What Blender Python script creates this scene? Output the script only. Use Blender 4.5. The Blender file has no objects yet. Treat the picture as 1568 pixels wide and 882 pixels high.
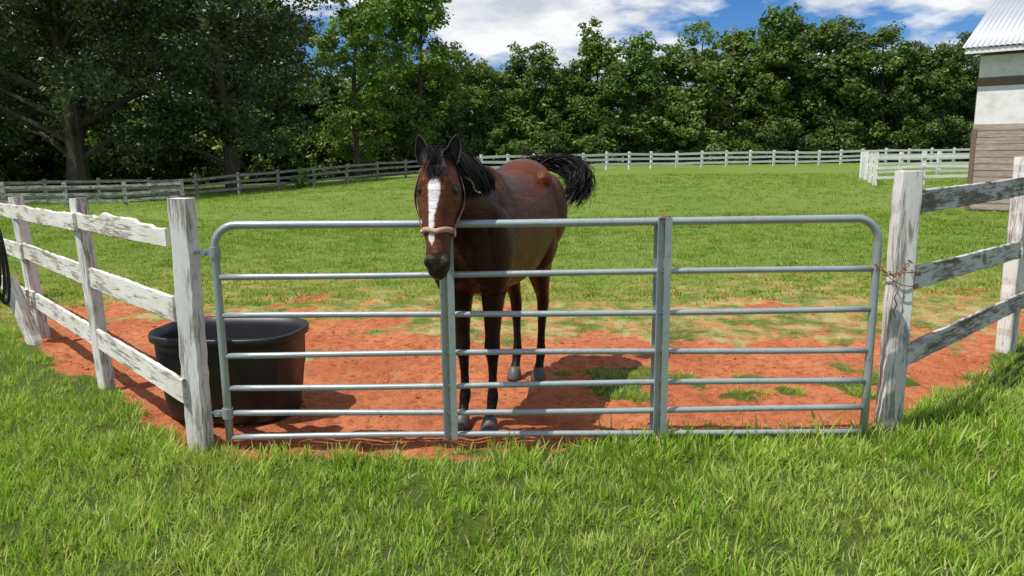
import bpy, math, random
import numpy as np
from mathutils import Matrix, Vector
random.seed(3)
rng = np.random.default_rng(7)
S = bpy.context.scene
V3 = lambda *a: np.array(a, dtype=float)

# ------------------------------------------------------------------ noise
_T = np.random.default_rng(11).random((256, 256))
def vnoise(x, y):
    x = np.asarray(x, float); y = np.asarray(y, float)
    xi = np.floor(x).astype(int); yi = np.floor(y).astype(int)
    fx = x - xi; fy = y - yi
    fx = fx*fx*(3-2*fx); fy = fy*fy*(3-2*fy)
    a = _T[xi % 256, yi % 256]; b = _T[(xi+1) % 256, yi % 256]
    c = _T[xi % 256, (yi+1) % 256]; d = _T[(xi+1) % 256, (yi+1) % 256]
    return (a*(1-fx)+b*fx)*(1-fy)+(c*(1-fx)+d*fx)*fy
def fbm(x, y, o=4):
    s = 0; w = .5; t = 0
    for i in range(o):
        s = s + w*vnoise(x+17.3*i, y+9.1*i); t += w; w *= .5; x = x*2.03; y = y*2.03
    return s/t
def sstep(x, a, b):
    t = np.clip((x-a)/(b-a), 0, 1); return t*t*(3-2*t)

# ------------------------------------------------------------------ materials
def new_mat(name):
    m = bpy.data.materials.new(name); m.use_nodes = True
    nt = m.node_tree; nt.nodes.clear()
    out = nt.nodes.new('ShaderNodeOutputMaterial')
    return m, nt, out
def N(nt, t, **kw):
    n = nt.nodes.new(t)
    for k, v in kw.items():
        setattr(n, k, v)
    return n
def ramp(nt, fac, stops):
    r = nt.nodes.new('ShaderNodeValToRGB')
    el = r.color_ramp.elements
    while len(el) < len(stops): el.new(.5)
    for e, (p, c) in zip(el, stops):
        e.position = p
        e.color = (c[0], c[1], c[2], 1) if hasattr(c, '__len__') else (c, c, c, 1)
    nt.links.new(fac, r.inputs[0]); return r.outputs[0]
def mixc(nt, fac, a, b, mode='MIX'):
    m = nt.nodes.new('ShaderNodeMix'); m.data_type = 'RGBA'; m.blend_type = mode
    for sock, v in ((m.inputs[0], fac), (m.inputs[6], a), (m.inputs[7], b)):
        if isinstance(v, bpy.types.NodeSocket): nt.links.new(v, sock)
        elif hasattr(v, '__len__'): sock.default_value = (v[0], v[1], v[2], 1)
        else: sock.default_value = v
    return m.outputs[2]
def noise(nt, vec, scale, detail=4, rough=.55, mscale=None):
    n = nt.nodes.new('ShaderNodeTexNoise')
    n.inputs['Scale'].default_value = scale; n.inputs['Detail'].default_value = detail
    n.inputs['Roughness'].default_value = rough
    if mscale is not None:
        mp = nt.nodes.new('ShaderNodeMapping'); mp.inputs['Scale'].default_value = mscale
        nt.links.new(vec, mp.inputs[0]); vec = mp.outputs[0]
    if vec is not None: nt.links.new(vec, n.inputs['Vector'])
    return n.outputs['Fac']
def math_(nt, op, a, b=None, clamp=False):
    m = nt.nodes.new('ShaderNodeMath'); m.operation = op; m.use_clamp = clamp
    for s, v in ((m.inputs[0], a), (m.inputs[1], b)):
        if v is None: continue
        if isinstance(v, bpy.types.NodeSocket): nt.links.new(v, s)
        else: s.default_value = v
    return m.outputs[0]
def bsdf(nt, out, col, rough=.6, metal=0, bump=None, bstr=.3, bdist=.01, spec=.5):
    p = nt.nodes.new('ShaderNodeBsdfPrincipled')
    for s, v in ((p.inputs['Base Color'], col), (p.inputs['Roughness'], rough)):
        if isinstance(v, bpy.types.NodeSocket): nt.links.new(v, s)
        elif hasattr(v, '__len__'): s.default_value = (v[0], v[1], v[2], 1)
        else: s.default_value = v
    p.inputs['Metallic'].default_value = metal
    p.inputs['Specular IOR Level'].default_value = spec
    if bump is not None:
        b = nt.nodes.new('ShaderNodeBump'); b.inputs['Strength'].default_value = bstr
        b.inputs['Distance'].default_value = bdist
        nt.links.new(bump, b.inputs['Height']); nt.links.new(b.outputs[0], p.inputs['Normal'])
    nt.links.new(p.outputs[0], out.inputs[0]); return p

def paint_mat(name, paint, wood, peel, mildew, mcol=(.10, .10, .08)):
    m, nt, out = new_mat(name)
    tc = N(nt, 'ShaderNodeTexCoord'); oi = N(nt, 'ShaderNodeObjectInfo')
    add = N(nt, 'ShaderNodeVectorMath', operation='ADD'); nt.links.new(tc.outputs['Object'], add.inputs[0])
    sc = N(nt, 'ShaderNodeVectorMath', operation='SCALE'); sc.inputs[0].default_value = (37, 19, 23)
    nt.links.new(oi.outputs['Random'], sc.inputs['Scale']); nt.links.new(sc.outputs[0], add.inputs[1])
    v = add.outputs[0]
    g = noise(nt, v, 1, 6, .65, (5, 60, 60))
    big = noise(nt, v, 1, 5, .6, (2.2, 9, 9))
    fine = noise(nt, v, 1, 4, .7, (20, 160, 160))
    k = math_(nt, 'ADD', math_(nt, 'MULTIPLY', g, .5), math_(nt, 'MULTIPLY', big, .5))
    pm = ramp(nt, k, [(peel-.035, 0), (peel+.035, 1)])
    wcol = mixc(nt, fine, tuple(c*.45 for c in wood), tuple(c*1.35 for c in wood))
    pcol = mixc(nt, big, tuple(c*.85 for c in paint), paint)
    stain = noise(nt, v, 1, 6, .7, (1.6, 5, 5))
    pcol = mixc(nt, ramp(nt, stain, [(.45, 0), (.7, .6)]), pcol, (paint[0]*.62, paint[1]*.58, paint[2]*.46))
    c = mixc(nt, pm, wcol, pcol)
    md = noise(nt, v, 1, 6, .7, (3.5, 14, 14))
    c = mixc(nt, ramp(nt, md, [(mildew, 0), (mildew+.12, .85)]), c, mcol)
    bh = math_(nt, 'ADD', math_(nt, 'MULTIPLY', pm, .5), fine)
    bsdf(nt, out, c, .8, bump=bh, bstr=.6, bdist=.004, spec=.25)
    return m
M_paintL = paint_mat('weathered_white_paint', (.82, .79, .71), (.34, .29, .22), .455, .58, (.20, .19, .13))
M_paintP = paint_mat('peeling_post_paint', (.82, .80, .76), (.35, .31, .26), .465, .59, (.15, .14, .12))
M_paintR = paint_mat('mildewed_white_paint', (.66, .65, .61), (.22, .20, .17), .485, .50)
M_paintF = paint_mat('far_white_paint', (.88, .87, .85), (.6, .57, .52), .33, .72)
M_grey = paint_mat('shaded_grey_board', (.38, .36, .33), (.2, .18, .15), .5, .58)  # unpainted board; tree shade along the left stretch is mixed into this grey

def simple(name, col, rough=.5, metal=0, var=.25, scale=8, spec=.5, bstr=.2):
    m, nt, out = new_mat(name)
    tc = N(nt, 'ShaderNodeTexCoord')
    n = noise(nt, tc.outputs['Object'], scale, 5, .6)
    c = mixc(nt, n, tuple(x*(1-var) for x in col), tuple(min(1, x*(1+var)) for x in col))
    bsdf(nt, out, c, rough, metal, bump=n, bstr=bstr, bdist=.004, spec=spec)
    return m
# galvanised gate
M_gate, nt, out = new_mat('galvanised_steel')
tc = N(nt, 'ShaderNodeTexCoord')
n1 = noise(nt, tc.outputs['Object'], 5, 6, .65); n2 = noise(nt, tc.outputs['Object'], 60, 3)
c = mixc(nt, n1, (.27, .315, .32), (.48, .52, .52))
c = mixc(nt, ramp(nt, noise(nt, tc.outputs['Object'], 9, 8, .7), [(.60, 0), (.70, .8)]), c, (.27, .15, .08))
c = mixc(nt, ramp(nt, noise(nt, tc.outputs['Object'], 30, 6, .7), [(.56, 0), (.70, .6)]), c, (.14, .15, .14))
bsdf(nt, out, c, math_(nt, 'ADD', math_(nt, 'MULTIPLY', n2, .3), .24), .4, bump=n2, bstr=.1, bdist=.002)
M_rust = simple('rusty_steel', (.22, .10, .05), .8, .2)
M_tub = simple('black_rubber', (.016, .017, .019), .45, 0, .5, 6, .5)
M_rope = simple('dark_rope', (.02, .02, .022), .8)
M_hoof = simple('hoof_horn', (.09, .08, .075), .5)
M_leather = simple('tan_leather', (.46, .27, .17), .6, 0, .2, 30)
M_leather2 = simple('brown_leather', (.26, .15, .09), .55, 0, .2, 30)
M_brass = simple('halter_ring_metal', (.5, .45, .35), .35, .9)
M_eye = simple('horse_eye_dark', (.012, .007, .004), .05)
M_nost = simple('nostril_dark', (.006, .005, .005), .7)
M_bark, nt, out = new_mat('bark')
tc = N(nt, 'ShaderNodeTexCoord')
n = noise(nt, tc.outputs['Object'], 3, 6, .7, (3, 3, .6))
bsdf(nt, out, mixc(nt, n, (.035, .028, .022), (.15, .125, .10)), .9, bump=n, bstr=.8, bdist=.05, spec=.1)

def leafmat(name, ca, cb, trans=.3, rough=.5, spec=.35, dry=None, wave=0):
    m, nt, out = new_mat(name)
    at = N(nt, 'ShaderNodeAttribute', attribute_name='tint')
    k = at.outputs['Fac']
    c = mixc(nt, k, ca, cb)
    geo = N(nt, 'ShaderNodeNewGeometry')
    if dry is not None:
        c = mixc(nt, ramp(nt, at.outputs['Fac'], [(.94, 0), (.955, 1)]), c, dry)
        pn = noise(nt, geo.outputs['Position'], .9, 4, .6)
        c = mixc(nt, ramp(nt, pn, [(.42, 0), (.62, .45)]), c, tuple(0.5*(x+y)*1.1 for x, y in zip(cb, dry)))
        hn_ = noise(nt, geo.outputs['Position'], 2.7, 4, .6)
    else:
        hn_ = noise(nt, geo.outputs['Position'], .13, 3, .6)
    hsv = N(nt, 'ShaderNodeHueSaturation')
    nt.links.new(c, hsv.inputs['Color'])
    nt.links.new(math_(nt, 'ADD', math_(nt, 'MULTIPLY', hn_, .10 if dry is None else .05), .45 if dry is None else .475), hsv.inputs['Hue'])
    nt.links.new(math_(nt, 'ADD', math_(nt, 'MULTIPLY', hn_, .9), .55), hsv.inputs['Value'])
    c = hsv.outputs[0]
    p = bsdf(nt, out, c, rough, spec=spec)
    t = N(nt, 'ShaderNodeBsdfTranslucent'); nt.links.new(mixc(nt, 1, c, (1.0, 1.0, .5), 'MULTIPLY'), t.inputs[0])
    mx = N(nt, 'ShaderNodeMixShader'); mx.inputs[0].default_value = trans
    nt.links.new(p.outputs[0], mx.inputs[1]); nt.links.new(t.outputs[0], mx.inputs[2])
    nt.links.new(mx.outputs[0], out.inputs[0]); return m
M_leafOak = leafmat('oak_leaves', (.028, .050, .014), (.115, .17, .050), .25, .42, .45)
M_leafPop = leafmat('sweetgum_leaves', (.085, .16, .022), (.24, .35, .065), .38)
M_leafMix = leafmat('woodland_leaves', (.065, .125, .022), (.21, .30, .065), .35)
M_leafPine = leafmat('pine_needles', (.055, .10, .026), (.155, .22, .06), .28)
M_shrub = leafmat('understory_leaves', (.045, .085, .016), (.15, .21, .045), .3)  # darkened woodland green: shadow at the foot of the trees is in the colour
M_grass = leafmat('grass_blades', (.135, .27, .016), (.42, .62, .070), .44, .5, .28, dry=(.70, .62, .28))
M_grassF = leafmat('pasture_blades', (.13, .235, .022), (.32, .46, .060), .38, .55, .2, dry=(.54, .48, .19))

# ------------------------------------------------------------------ mesh helpers
def link(o, parent=None):
    S.collection.objects.link(o)
    if parent is not None: o.parent = parent
    return o
def empty(name):
    e = bpy.data.objects.new(name, None); e.empty_display_size = .3
    S.collection.objects.link(e); return e
def np_mesh(name, V, F, mats, midx=None, tint=None, smooth=False, val=True):
    me = bpy.data.meshes.new(name)
    V = np.asarray(V, np.float32); F = np.asarray(F, np.int32)
    me.vertices.add(len(V)); me.vertices.foreach_set('co', V.ravel())
    me.loops.add(F.size); me.loops.foreach_set('vertex_index', F.ravel())
    me.polygons.add(len(F)); k = F.shape[1]
    me.polygons.foreach_set('loop_start', np.arange(len(F), dtype=np.int32)*k)
    try: me.polygons.foreach_set('loop_total', np.full(len(F), k, np.int32))
    except Exception: pass
    for m in mats: me.materials.append(m)
    if midx is not None: me.polygons.foreach_set('material_index', np.asarray(midx, np.int32))
    me.polygons.foreach_set('use_smooth', np.full(len(F), smooth, bool))
    if tint is not None:
        a = me.attributes.new('tint', 'FLOAT', 'POINT'); a.data.foreach_set('value', np.asarray(tint, np.float32))
    me.update(calc_edges=True)
    if val: me.validate()
    return me
def py_obj(name, verts, faces, mat, parent=None, smooth=True):
    me = bpy.data.meshes.new(name); me.from_pydata([tuple(v) for v in verts], [], faces)
    if mat: me.materials.append(mat)
    for p in me.polygons: p.use_smooth = smooth
    me.update()
    o = bpy.data.objects.new(name, me); return link(o, parent)

def sweep(points, radius, seg=12, cap=True):
    P = [np.array(p, float) for p in points]; n = len(P)
    R = radius if hasattr(radius, '__len__') else [radius]*n
    vs = []; fs = []; up = None
    for i in range(n):
        t = P[min(i+1, n-1)]-P[max(i-1, 0)]; t = t/(np.linalg.norm(t)+1e-9)
        if up is None:
            h = V3(0, 0, 1) if abs(t[2]) < .9 else V3(0, 1, 0)
            up = np.cross(t, h); up /= np.linalg.norm(up)
        up = up-t*np.dot(up, t); up /= np.linalg.norm(up)+1e-9
        w = np.cross(t, up)
        for k in range(seg):
            a = 2*math.pi*k/seg
            vs.append(P[i]+R[i]*(math.cos(a)*up+math.sin(a)*w))
    for i in range(n-1):
        for k in range(seg):
            fs.append((i*seg+k, i*seg+(k+1) % seg, (i+1)*seg+(k+1) % seg, (i+1)*seg+k))
    if cap:
        fs.append(tuple(range(seg-1, -1, -1))); fs.append(tuple((n-1)*seg+k for k in range(seg)))
    return vs, fs
def join(parts):
    vs = []; fs = []
    for v, f in parts:
        o = len(vs); vs += list(v); fs += [tuple(i+o for i in q) for q in f]
    return vs, fs
def box(c, s, rotz=0):
    cx, cy, cz = c; sx, sy, sz = [a/2 for a in s]; cr, sr = math.cos(rotz), math.sin(rotz)
    vs = []
    for z in (-sz, sz):
        for x, y in ((-sx, -sy), (sx, -sy), (sx, sy), (-sx, sy)):
            vs.append(V3(cx+x*cr-y*sr, cy+x*sr+y*cr, cz+z))
    return vs, [(3, 2, 1, 0), (4, 5, 6, 7), (0, 1, 5, 4), (1, 2, 6, 5), (2, 3, 7, 6), (3, 0, 4, 7)]

def plank(name, p0, p1, w, t, mat, parent, rag=0, jit=.003, thick_dir=None, ws=None, rs=0):
    """board: local X = length, Z = width, Y = thickness"""
    p0 = Vector(p0); p1 = Vector(p1); L = (p1-p0).length
    r = np.random.default_rng(rs+int(abs(p0.x*911+p1.y*577+p0.z*131)*10) % 99991)
    n = max(2, int(L/.06)); vs = []; fs = []
    ph = r.random()*100
    for i in range(n+1):
        x = L*i/n
        ww = w if ws is None else ws(i/n)*w
        top = ww/2+(r.random()-.5)*2*jit+(fbm(x*2+ph, 3.3)-.5)*jit*4
        bot = -ww/2+(r.random()-.5)*2*jit+(fbm(x*2+ph, 8.3)-.5)*jit*4
        if rag: top -= rag*max(0, float(fbm(x*2.6+ph, 5.1, 3))-.35)*2.2+rag*.25*r.random()
        b = min(.006, t*.2); yo = (fbm(x*1.5+ph, 1.7)-.5)*jit*3
        prof = [(-t/2+b, bot), (t/2-b, bot), (t/2, bot+b), (t/2, top-b), (t/2-b, top), (-t/2+b, top), (-t/2, top-b), (-t/2, bot+b)]
        for (y, z) in prof: vs.append((x, y+yo, z))
    for i in range(n):
        for k in range(8):
            fs.append((i*8+(k+1) % 8, i*8+k, (i+1)*8+k, (i+1)*8+(k+1) % 8))
    fs.append(tuple(range(8))); fs.append(tuple(n*8+k for k in range(7, -1, -1)))
    o = py_obj(name, vs, fs, mat, parent, smooth=False)
    X = (p1-p0).normalized()
    if thick_dir is not None:
        Y = Vector(thick_dir); Y = (Y-X*Y.dot(X)).normalized(); Z = X.cross(Y)
    else:
        Z = Vector((0, 0, 1)); Z = (Z-X*Z.dot(X)).normalized(); Y = Z.cross(X)
    M = Matrix((X, Y, Z)).transposed().to_4x4(); M.translation = p0
    o.matrix_local = M
    return o
def post(name, base, top, w, mat, parent, facing):
    return plank(name, base, top, w, w*.95, mat, parent, jit=.004, thick_dir=facing)

# ------------------------------------------------------------------ terrain
FX = [-7, -1.9, -1.2, .2, 2.25, 7]; FY = [9.5, 4.12, 4.05, 4.20, 4.36, 8.9]
def terr(x, y):
    x = np.asarray(x, float); y = np.asarray(y, float)
    z = -.9*sstep(y, 15, 45)*sstep(-x, 3, 20)
    z = z+(fbm(x*.15+5, y*.15)-.5)*.25*sstep(y, 8, 25)
    return z
def dirt(x, y):
    x = np.asarray(x, float); y = np.asarray(y, float)
    n = fbm(x*1.1+3, y*1.1+8)-.5; n2 = fbm(x*4.5+1, y*4.5+2)-.5
    yb = np.interp(x, [-7, -4.6, -2.8, -1.5, -.3, .8, 1.8, 2.6, 3.6, 4.8, 7], [9, 8.5, 8.1, 7.7, 7.2, 6.6, 6.3, 6.7, 7.4, 7.6, 7.4])
    yf = np.interp(x, FX, FY)
    s = np.minimum((y-yf)*2.0+n*.9+n2*.7, (yb-y)*.45+n*2.8+n2*1.6)
    return sstep(s, -.18, .28)
def belt(x, y):
    x = np.asarray(x, float); y = np.asarray(y, float)
    n = fbm(x*.8+30, y*.8+12)-.5
    yf = np.interp(x, FX, FY)+np.maximum(0, np.abs(x)-7)*1.1
    return sstep(y, 5.3, 6.3)*(1-sstep(y+n*4, 8.0, 11.5))*sstep(y-yf, -.05, .35)
def gz(x, y):
    z = terr(x, y); d = dirt(x, y)
    near = 1-sstep(np.asarray(y, float), 12, 20)
    return z+near*(d*((fbm(x*4, y*4, 3)-.5)*.06-.01+(fbm(x*13, y*13, 3)-.5)*.05)+(1-d)*(fbm(x*2.2, y*2.2, 3)-.5)*.05)
def axis(lo, hi, step, far, n):
    core = np.arange(lo, hi, step)
    g = np.geomspace(step, far, n)
    return np.concatenate([(lo-np.cumsum(g)[::-1]), core, hi+np.cumsum(g)])
xs = axis(-6, 6, .035, 90, 44); ys = axis(2, 9, .035, 90, 44)
X, Y = np.meshgrid(xs, ys, indexing='ij'); Xf = X.ravel(); Yf = Y.ravel()
Z = gz(Xf, Yf)
nx, ny = len(xs), len(ys)
I = (np.arange(nx-1)[:, None]*ny+np.arange(ny-1)[None, :]).ravel()
F = np.stack([I, I+ny, I+ny+1, I+1], 1)
M_ground, nt, out = new_mat('pasture_ground')
geo = N(nt, 'ShaderNodeNewGeometry'); pos = geo.outputs['Position']
ad = N(nt, 'ShaderNodeAttribute', attribute_name='dirt'); ab = N(nt, 'ShaderNodeAttribute', attribute_name='belt')
an = N(nt, 'ShaderNodeAttribute', attribute_name='near')
nA = noise(nt, pos, 1.2, 8, .65); nB = noise(nt, pos, 14, 8, .7); nC = noise(nt, pos, .12, 6, .6); nD = noise(nt, pos, 70, 5, .7)
nE = noise(nt, pos, 1, 5, .6, (.5, 3, 1)); nF = noise(nt, pos, 5, 7, .7)
clay = mixc(nt, ramp(nt, nA, [(.3, 0), (.7, 1)]), (.40, .105, .038), (.62, .22, .095))
clay = mixc(nt, ramp(nt, nB, [(.37, .8), (.52, 0)]), clay, (.24, .062, .026))
clay = mixc(nt, ramp(nt, nD, [(.5, 0), (.75, .6)]), clay, (.72, .35, .20))
clay = mixc(nt, ramp(nt, nF, [(.57, 0), (.68, .45)]), clay, (.48, .32, .15))
grs = mixc(nt, nE, (.11, .175, .026), (.225, .305, .055))
grs = mixc(nt, ramp(nt, nC, [(.35, 0), (.7, .6)]), grs, (.25, .30, .07))
grs = mixc(nt, ramp(nt, nB, [(.38, .75), (.55, 0)]), grs, (.05, .085, .016))
grs = mixc(nt, an.outputs['Fac'], grs, mixc(nt, nF, (.045, .075, .014), (.12, .15, .035)))
straw = mixc(nt, nB, (.28, .27, .09), (.58, .48, .22))
straw = mixc(nt, ramp(nt, nF, [(.48, 0), (.54, .9)]), straw, (.55, .21, .09))
grs = mixc(nt, math_(nt, 'MULTIPLY', ab.outputs['Fac'], ramp(nt, noise(nt, pos, 2.2, 7, .65), [(.40, 0), (.56, .95)])), grs, straw)
dm = math_(nt, 'ADD', ad.outputs['Fac'], math_(nt, 'MULTIPLY', math_(nt, 'SUBTRACT', nB, .5), .9))
c = mixc(nt, ramp(nt, dm, [(.3, 0), (.6, 1)]), grs, clay)
bh = math_(nt, 'ADD', nB, math_(nt, 'MULTIPLY', nD, .35))
bsdf(nt, out, c, .95, bump=bh, bstr=1.0, bdist=.035, spec=.1)
me = np_mesh('ground', np.stack([Xf, Yf, Z], 1), F, [M_ground], smooth=True)
for nm, val in (('dirt', dirt(Xf, Yf)), ('belt', belt(Xf, Yf)), ('near', 1-sstep(Yf, 5.5, 9.5))):
    a = me.attributes.new(nm, 'FLOAT', 'POINT'); a.data.foreach_set('value', val.astype(np.float32))
link(bpy.data.objects.new('ground', me))
# loose clods of clay
cv = []; cf = []
for i in range(1500):
    cx, cy = rng.uniform(-4.2, 4.2), rng.uniform(4.2, 7.8)
    if dirt(cx, cy) < .6: continue
    r_ = .004+.018*rng.random()**3; b = len(cv); cz = float(gz(cx, cy))
    P = rng.normal(0, 1, (8, 3)); 
    base8 = np.array([(-1, -1, -1), (1, -1, -1), (1, 1, -1), (-1, 1, -1), (-1, -1, 1), (1, -1, 1), (1, 1, 1), (-1, 1, 1)], float)*.6+P*.22
    for q in base8: cv.append((cx+q[0]*r_, cy+q[1]*r_, cz+q[2]*r_*.8))
    cf += [tuple(b+j for j in q) for q in ((3, 2, 1, 0), (4, 5, 6, 7), (0, 1, 5, 4), (1, 2, 6, 5), (2, 3, 7, 6), (3, 0, 4, 7))]
M_clod = simple('clay_clods', (.50, .18, .085), .95, 0, .4, 3, .1)
py_obj('dirt_clods', cv, cf, M_clod, None, False)

# ------------------------------------------------------------------ grass
def tuft(name, nb, hmin, hmax, wid, rad, seg, mat, seed, lean=.6):
    r = np.random.default_rng(seed); V = []; F = []; T = []
    for b in range(nb):
        a = r.random()*6.283; d = rad*math.sqrt(r.random())
        bx, by = d*math.cos(a), d*math.sin(a)
        h = hmin+(hmax-hmin)*r.random()**1.3; la = a+(r.random()-.5)*2.6
        bend = lean*(.15+r.random())*h; w = wid*(.6+.8*r.random())
        px, py = -math.sin(la+(r.random()-.5)*2), math.cos(la+(r.random()-.5)*2)
        tn = r.random(); base = len(V)
        for i in range(seg+1):
            t = i/seg; ww = w*(1-t**1.6)*.5+.0004
            cx = bx+math.cos(la)*bend*t**1.8; cy = by+math.sin(la)*bend*t**1.8
            cz = h*(t-.22*lean*t*t)-.01
            V += [(cx-px*ww, cy-py*ww, cz), (cx+px*ww, cy+py*ww, cz)]; T += [tn, tn]
        for i in range(seg):
            F.append((base+2*i, base+2*i+1, base+2*i+3, base+2*i+2))
    me = np_mesh(name, V, F, [mat], tint=T, smooth=True)
    return bpy.data.objects.new(name, me)
def scatter(name, pts, rots, scls, srcs, realize=False):
    col = bpy.data.collections.new(name+'_tufts')
    for o in srcs: col.objects.link(o)
    me = bpy.data.meshes.new(name); me.vertices.add(len(pts)); me.vertices.foreach_set('co', np.asarray(pts, np.float32).ravel())
    for nm, v in (('rot', rots), ('scl', scls)):
        a = me.attributes.new(nm, 'FLOAT_VECTOR', 'POINT'); a.data.foreach_set('vector', np.asarray(v, np.float32).ravel())
    me.update()
    o = link(bpy.data.objects.new(name, me))
    ng = bpy.data.node_groups.new(name+'_gn', 'GeometryNodeTree')
    ng.interface.new_socket('Geometry', in_out='INPUT', socket_type='NodeSocketGeometry')
    ng.interface.new_socket('Geometry', in_out='OUTPUT', socket_type='NodeSocketGeometry')
    gi = ng.nodes.new('NodeGroupInput'); go = ng.nodes.new('NodeGroupOutput')
    ci = ng.nodes.new('GeometryNodeCollectionInfo'); ci.inputs['Collection'].default_value = col
    ci.inputs['Separate Children'].default_value = True; ci.inputs['Reset Children'].default_value = True
    ip = ng.nodes.new('GeometryNodeInstanceOnPoints'); ip.inputs['Pick Instance'].default_value = True
    na = ng.nodes.new('GeometryNodeInputNamedAttribute'); na.data_type = 'FLOAT_VECTOR'; na.inputs[0].default_value = 'rot'
    nb = ng.nodes.new('GeometryNodeInputNamedAttribute'); nb.data_type = 'FLOAT_VECTOR'; nb.inputs[0].default_value = 'scl'
    L = ng.links.new
    L(gi.outputs[0], ip.inputs['Points']); L(ci.outputs[0], ip.inputs['Instance'])
    L(na.outputs[0], ip.inputs['Rotation']); L(nb.outputs[0], ip.inputs['Scale'])
    if realize:
        rz = ng.nodes.new('GeometryNodeRealizeInstances'); L(ip.outputs[0], rz.inputs[0]); L(rz.outputs[0], go.inputs[0])
    else: L(ip.outputs[0], go.inputs[0])
    md = o.modifiers.new('scatter', 'NODES'); md.node_group = ng
    print(name, len(pts))
    return o
def region(y0, y1, dens, margin):
    ymax = y1; W = y1*.70+margin
    n = int(dens*(y1-y0)*2*W)
    x = rng.uniform(-W, W, n); y = rng.uniform(y0, y1, n)
    k = np.abs(x) < y*.70+margin
    return x[k], y[k]
srcN = [tuft('blade_tuft_%d' % i, 24, .022, .082, .0060, .052, 3, M_grass, 100+i, .65) for i in range(8)]
x, y = region(2.1, 5.2, 310, .8)
x2, y2 = region(5.2, 10, 85, .8)
x = np.concatenate([x, x2]); y = np.concatenate([y, y2])
dd = dirt(x, y); bb = belt(x, y)
patch = fbm(x*3.2+40, y*3.2+7); fine_ = fbm(x*11+4, y*11+77, 2)
prob = (1-sstep(dd, .15, .75))*(1-.75*bb*sstep(patch, .35, .6))*(.55+.9*sstep(fine_, .2, .5))+.018
k = rng.random(len(x)) < prob
x, y, dd, bb, patch, fine_ = x[k], y[k], dd[k], bb[k], patch[k], fine_[k]
sc = .42+.60*patch+.40*fine_+.40*rng.random(len(x))**2
sc *= 1-.45*dd-.4*bb
near_gate = np.exp(-((y-4.16)/.2)**2)*(np.abs(x) < 2.6)
sc *= 1+(.55+.5*sstep(x, -.6, .3))*near_gate*rng.random(len(x))
inside = (y > np.interp(x, [-7, -1.9, 2.25, 7], [9.6, 4.25, 4.4, 8.9]))
sc *= np.where(inside, .85, 1)
scl = np.stack([sc*(.9+.3*rng.random(len(x))), sc, sc*(.8+.5*rng.random(len(x)))], 1)
rot = np.stack([rng.normal(0, .18, len(x)), rng.normal(0, .18, len(x)), rng.uniform(0, 6.28, len(x))], 1)
scatter('grass', np.stack([x, y, gz(x, y)], 1), rot, scl, srcN, True)
srcF = [tuft('pasture_tuft_%d' % i, 14, .04, .12, .013, .13, 2, M_grassF, 200+i, .7) for i in range(6)]
x, y = region(8.5, 20, 75, 1.2)
x2, y2 = region(20, 50, 9, 2)
x = np.concatenate([x, x2]); y = np.concatenate([y, y2])
patch = fbm(x*.7+4, y*.7+9); p2_ = fbm(x*2.5+4, y*2.5+9, 2)
k = rng.random(len(x)) < .25+.8*patch+.5*(p2_-.4); x, y, patch, p2_ = x[k], y[k], patch[k], p2_[k]
sc = (.35+.4*patch+.35*p2_)*(1+.03*(y-9))
scl = np.stack([sc*1.2, sc*1.2, sc*.9], 1)
rot = np.stack([rng.normal(0, .1, len(x)), rng.normal(0, .1, len(x)), rng.uniform(0, 6.28, len(x))], 1)
scatter('pasture_grass', np.stack([x, y, gz(x, y)], 1), rot, scl, srcF, True)

# ------------------------------------------------------------------ gate
GY = 4.22
gate = empty('metal_gate')
zb = [.075, .218, .379, .569, .802, 1.032]; zt = 1.322; xl, xr = -1.665, 2.055
R = .021
def arc(cx, cz, r, a0, a1, n=8):
    return [(cx+r*math.cos(a0+(a1-a0)*i/n), GY, cz+r*math.sin(a0+(a1-a0)*i/n)) for i in range(n+1)]
fr = [(xl, GY, zb[0]-.02)]+[(xl, GY, z) for z in (.4, .8, 1.1)]+arc(xl+.13, zt-.13, .13, math.pi, math.pi/2)+[(-1, GY, zt-.003), (0, GY, zt-.008), (1, GY, zt-.004)]+arc(xr-.13, zt-.13, .13, math.pi/2, 0)+[(xr, GY, z) for z in (1.1, .8, .4)]+[(xr, GY, zb[0]-.02)]
v, f = sweep(fr, .0225, 14); py_obj('gate_frame', v, f, M_gate, gate)
parts = []
for i, z in enumerate(zb):
    pts = [(xl+.018+(xr-xl-.036)*t, GY+.003*math.sin(t*9+i), z+.006*math.sin(t*5+i*2)) for t in np.linspace(0, 1, 20)]
    parts.append(sweep(pts, .0175, 12))
v, f = join(parts); py_obj('gate_rails', v, f, M_gate, gate)
for j, xc in enumerate((-.365, .850)):
    a = box((xc+.022, GY-.036, .70), (.038, .005, 1.28)); b = box((xc-.018, GY-.020, .70), (.052, .005, 1.28), .75)
    cst = box((xc-.01, GY+.026, .70), (.075, .005, 1.28))
    cap_ = box((xc+.001, GY-.0, zt+.020), (.05, .056, .008))
    v, f = join([a, b, cst, cap_]); py_obj('upright_brace_%d' % (j+1), v, f, M_gate if j else M_gate, gate, smooth=False)
py_obj('rust_weld', *box((.86, GY, zt+.012), (.05, .052, .030)), M_rust, gate, False)
# hinges
for j, z in enumerate((1.17, .225)):
    parts = [sweep([(xl, GY, z-.03), (xl, GY, z+.03)], .031, 14), sweep([(xl-.01, GY, z), (xl-.13, GY+.01, z)], .010, 8),
             box((xl-.045, GY, z), (.06, .03, .035)), sweep([(xl-.05, GY-.03, z), (xl-.05, GY+.03, z)], .008, 6)]
    v, f = join(parts); py_obj('hinge_%d' % (j+1), v, f, M_gate, gate, smooth=False)

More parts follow.
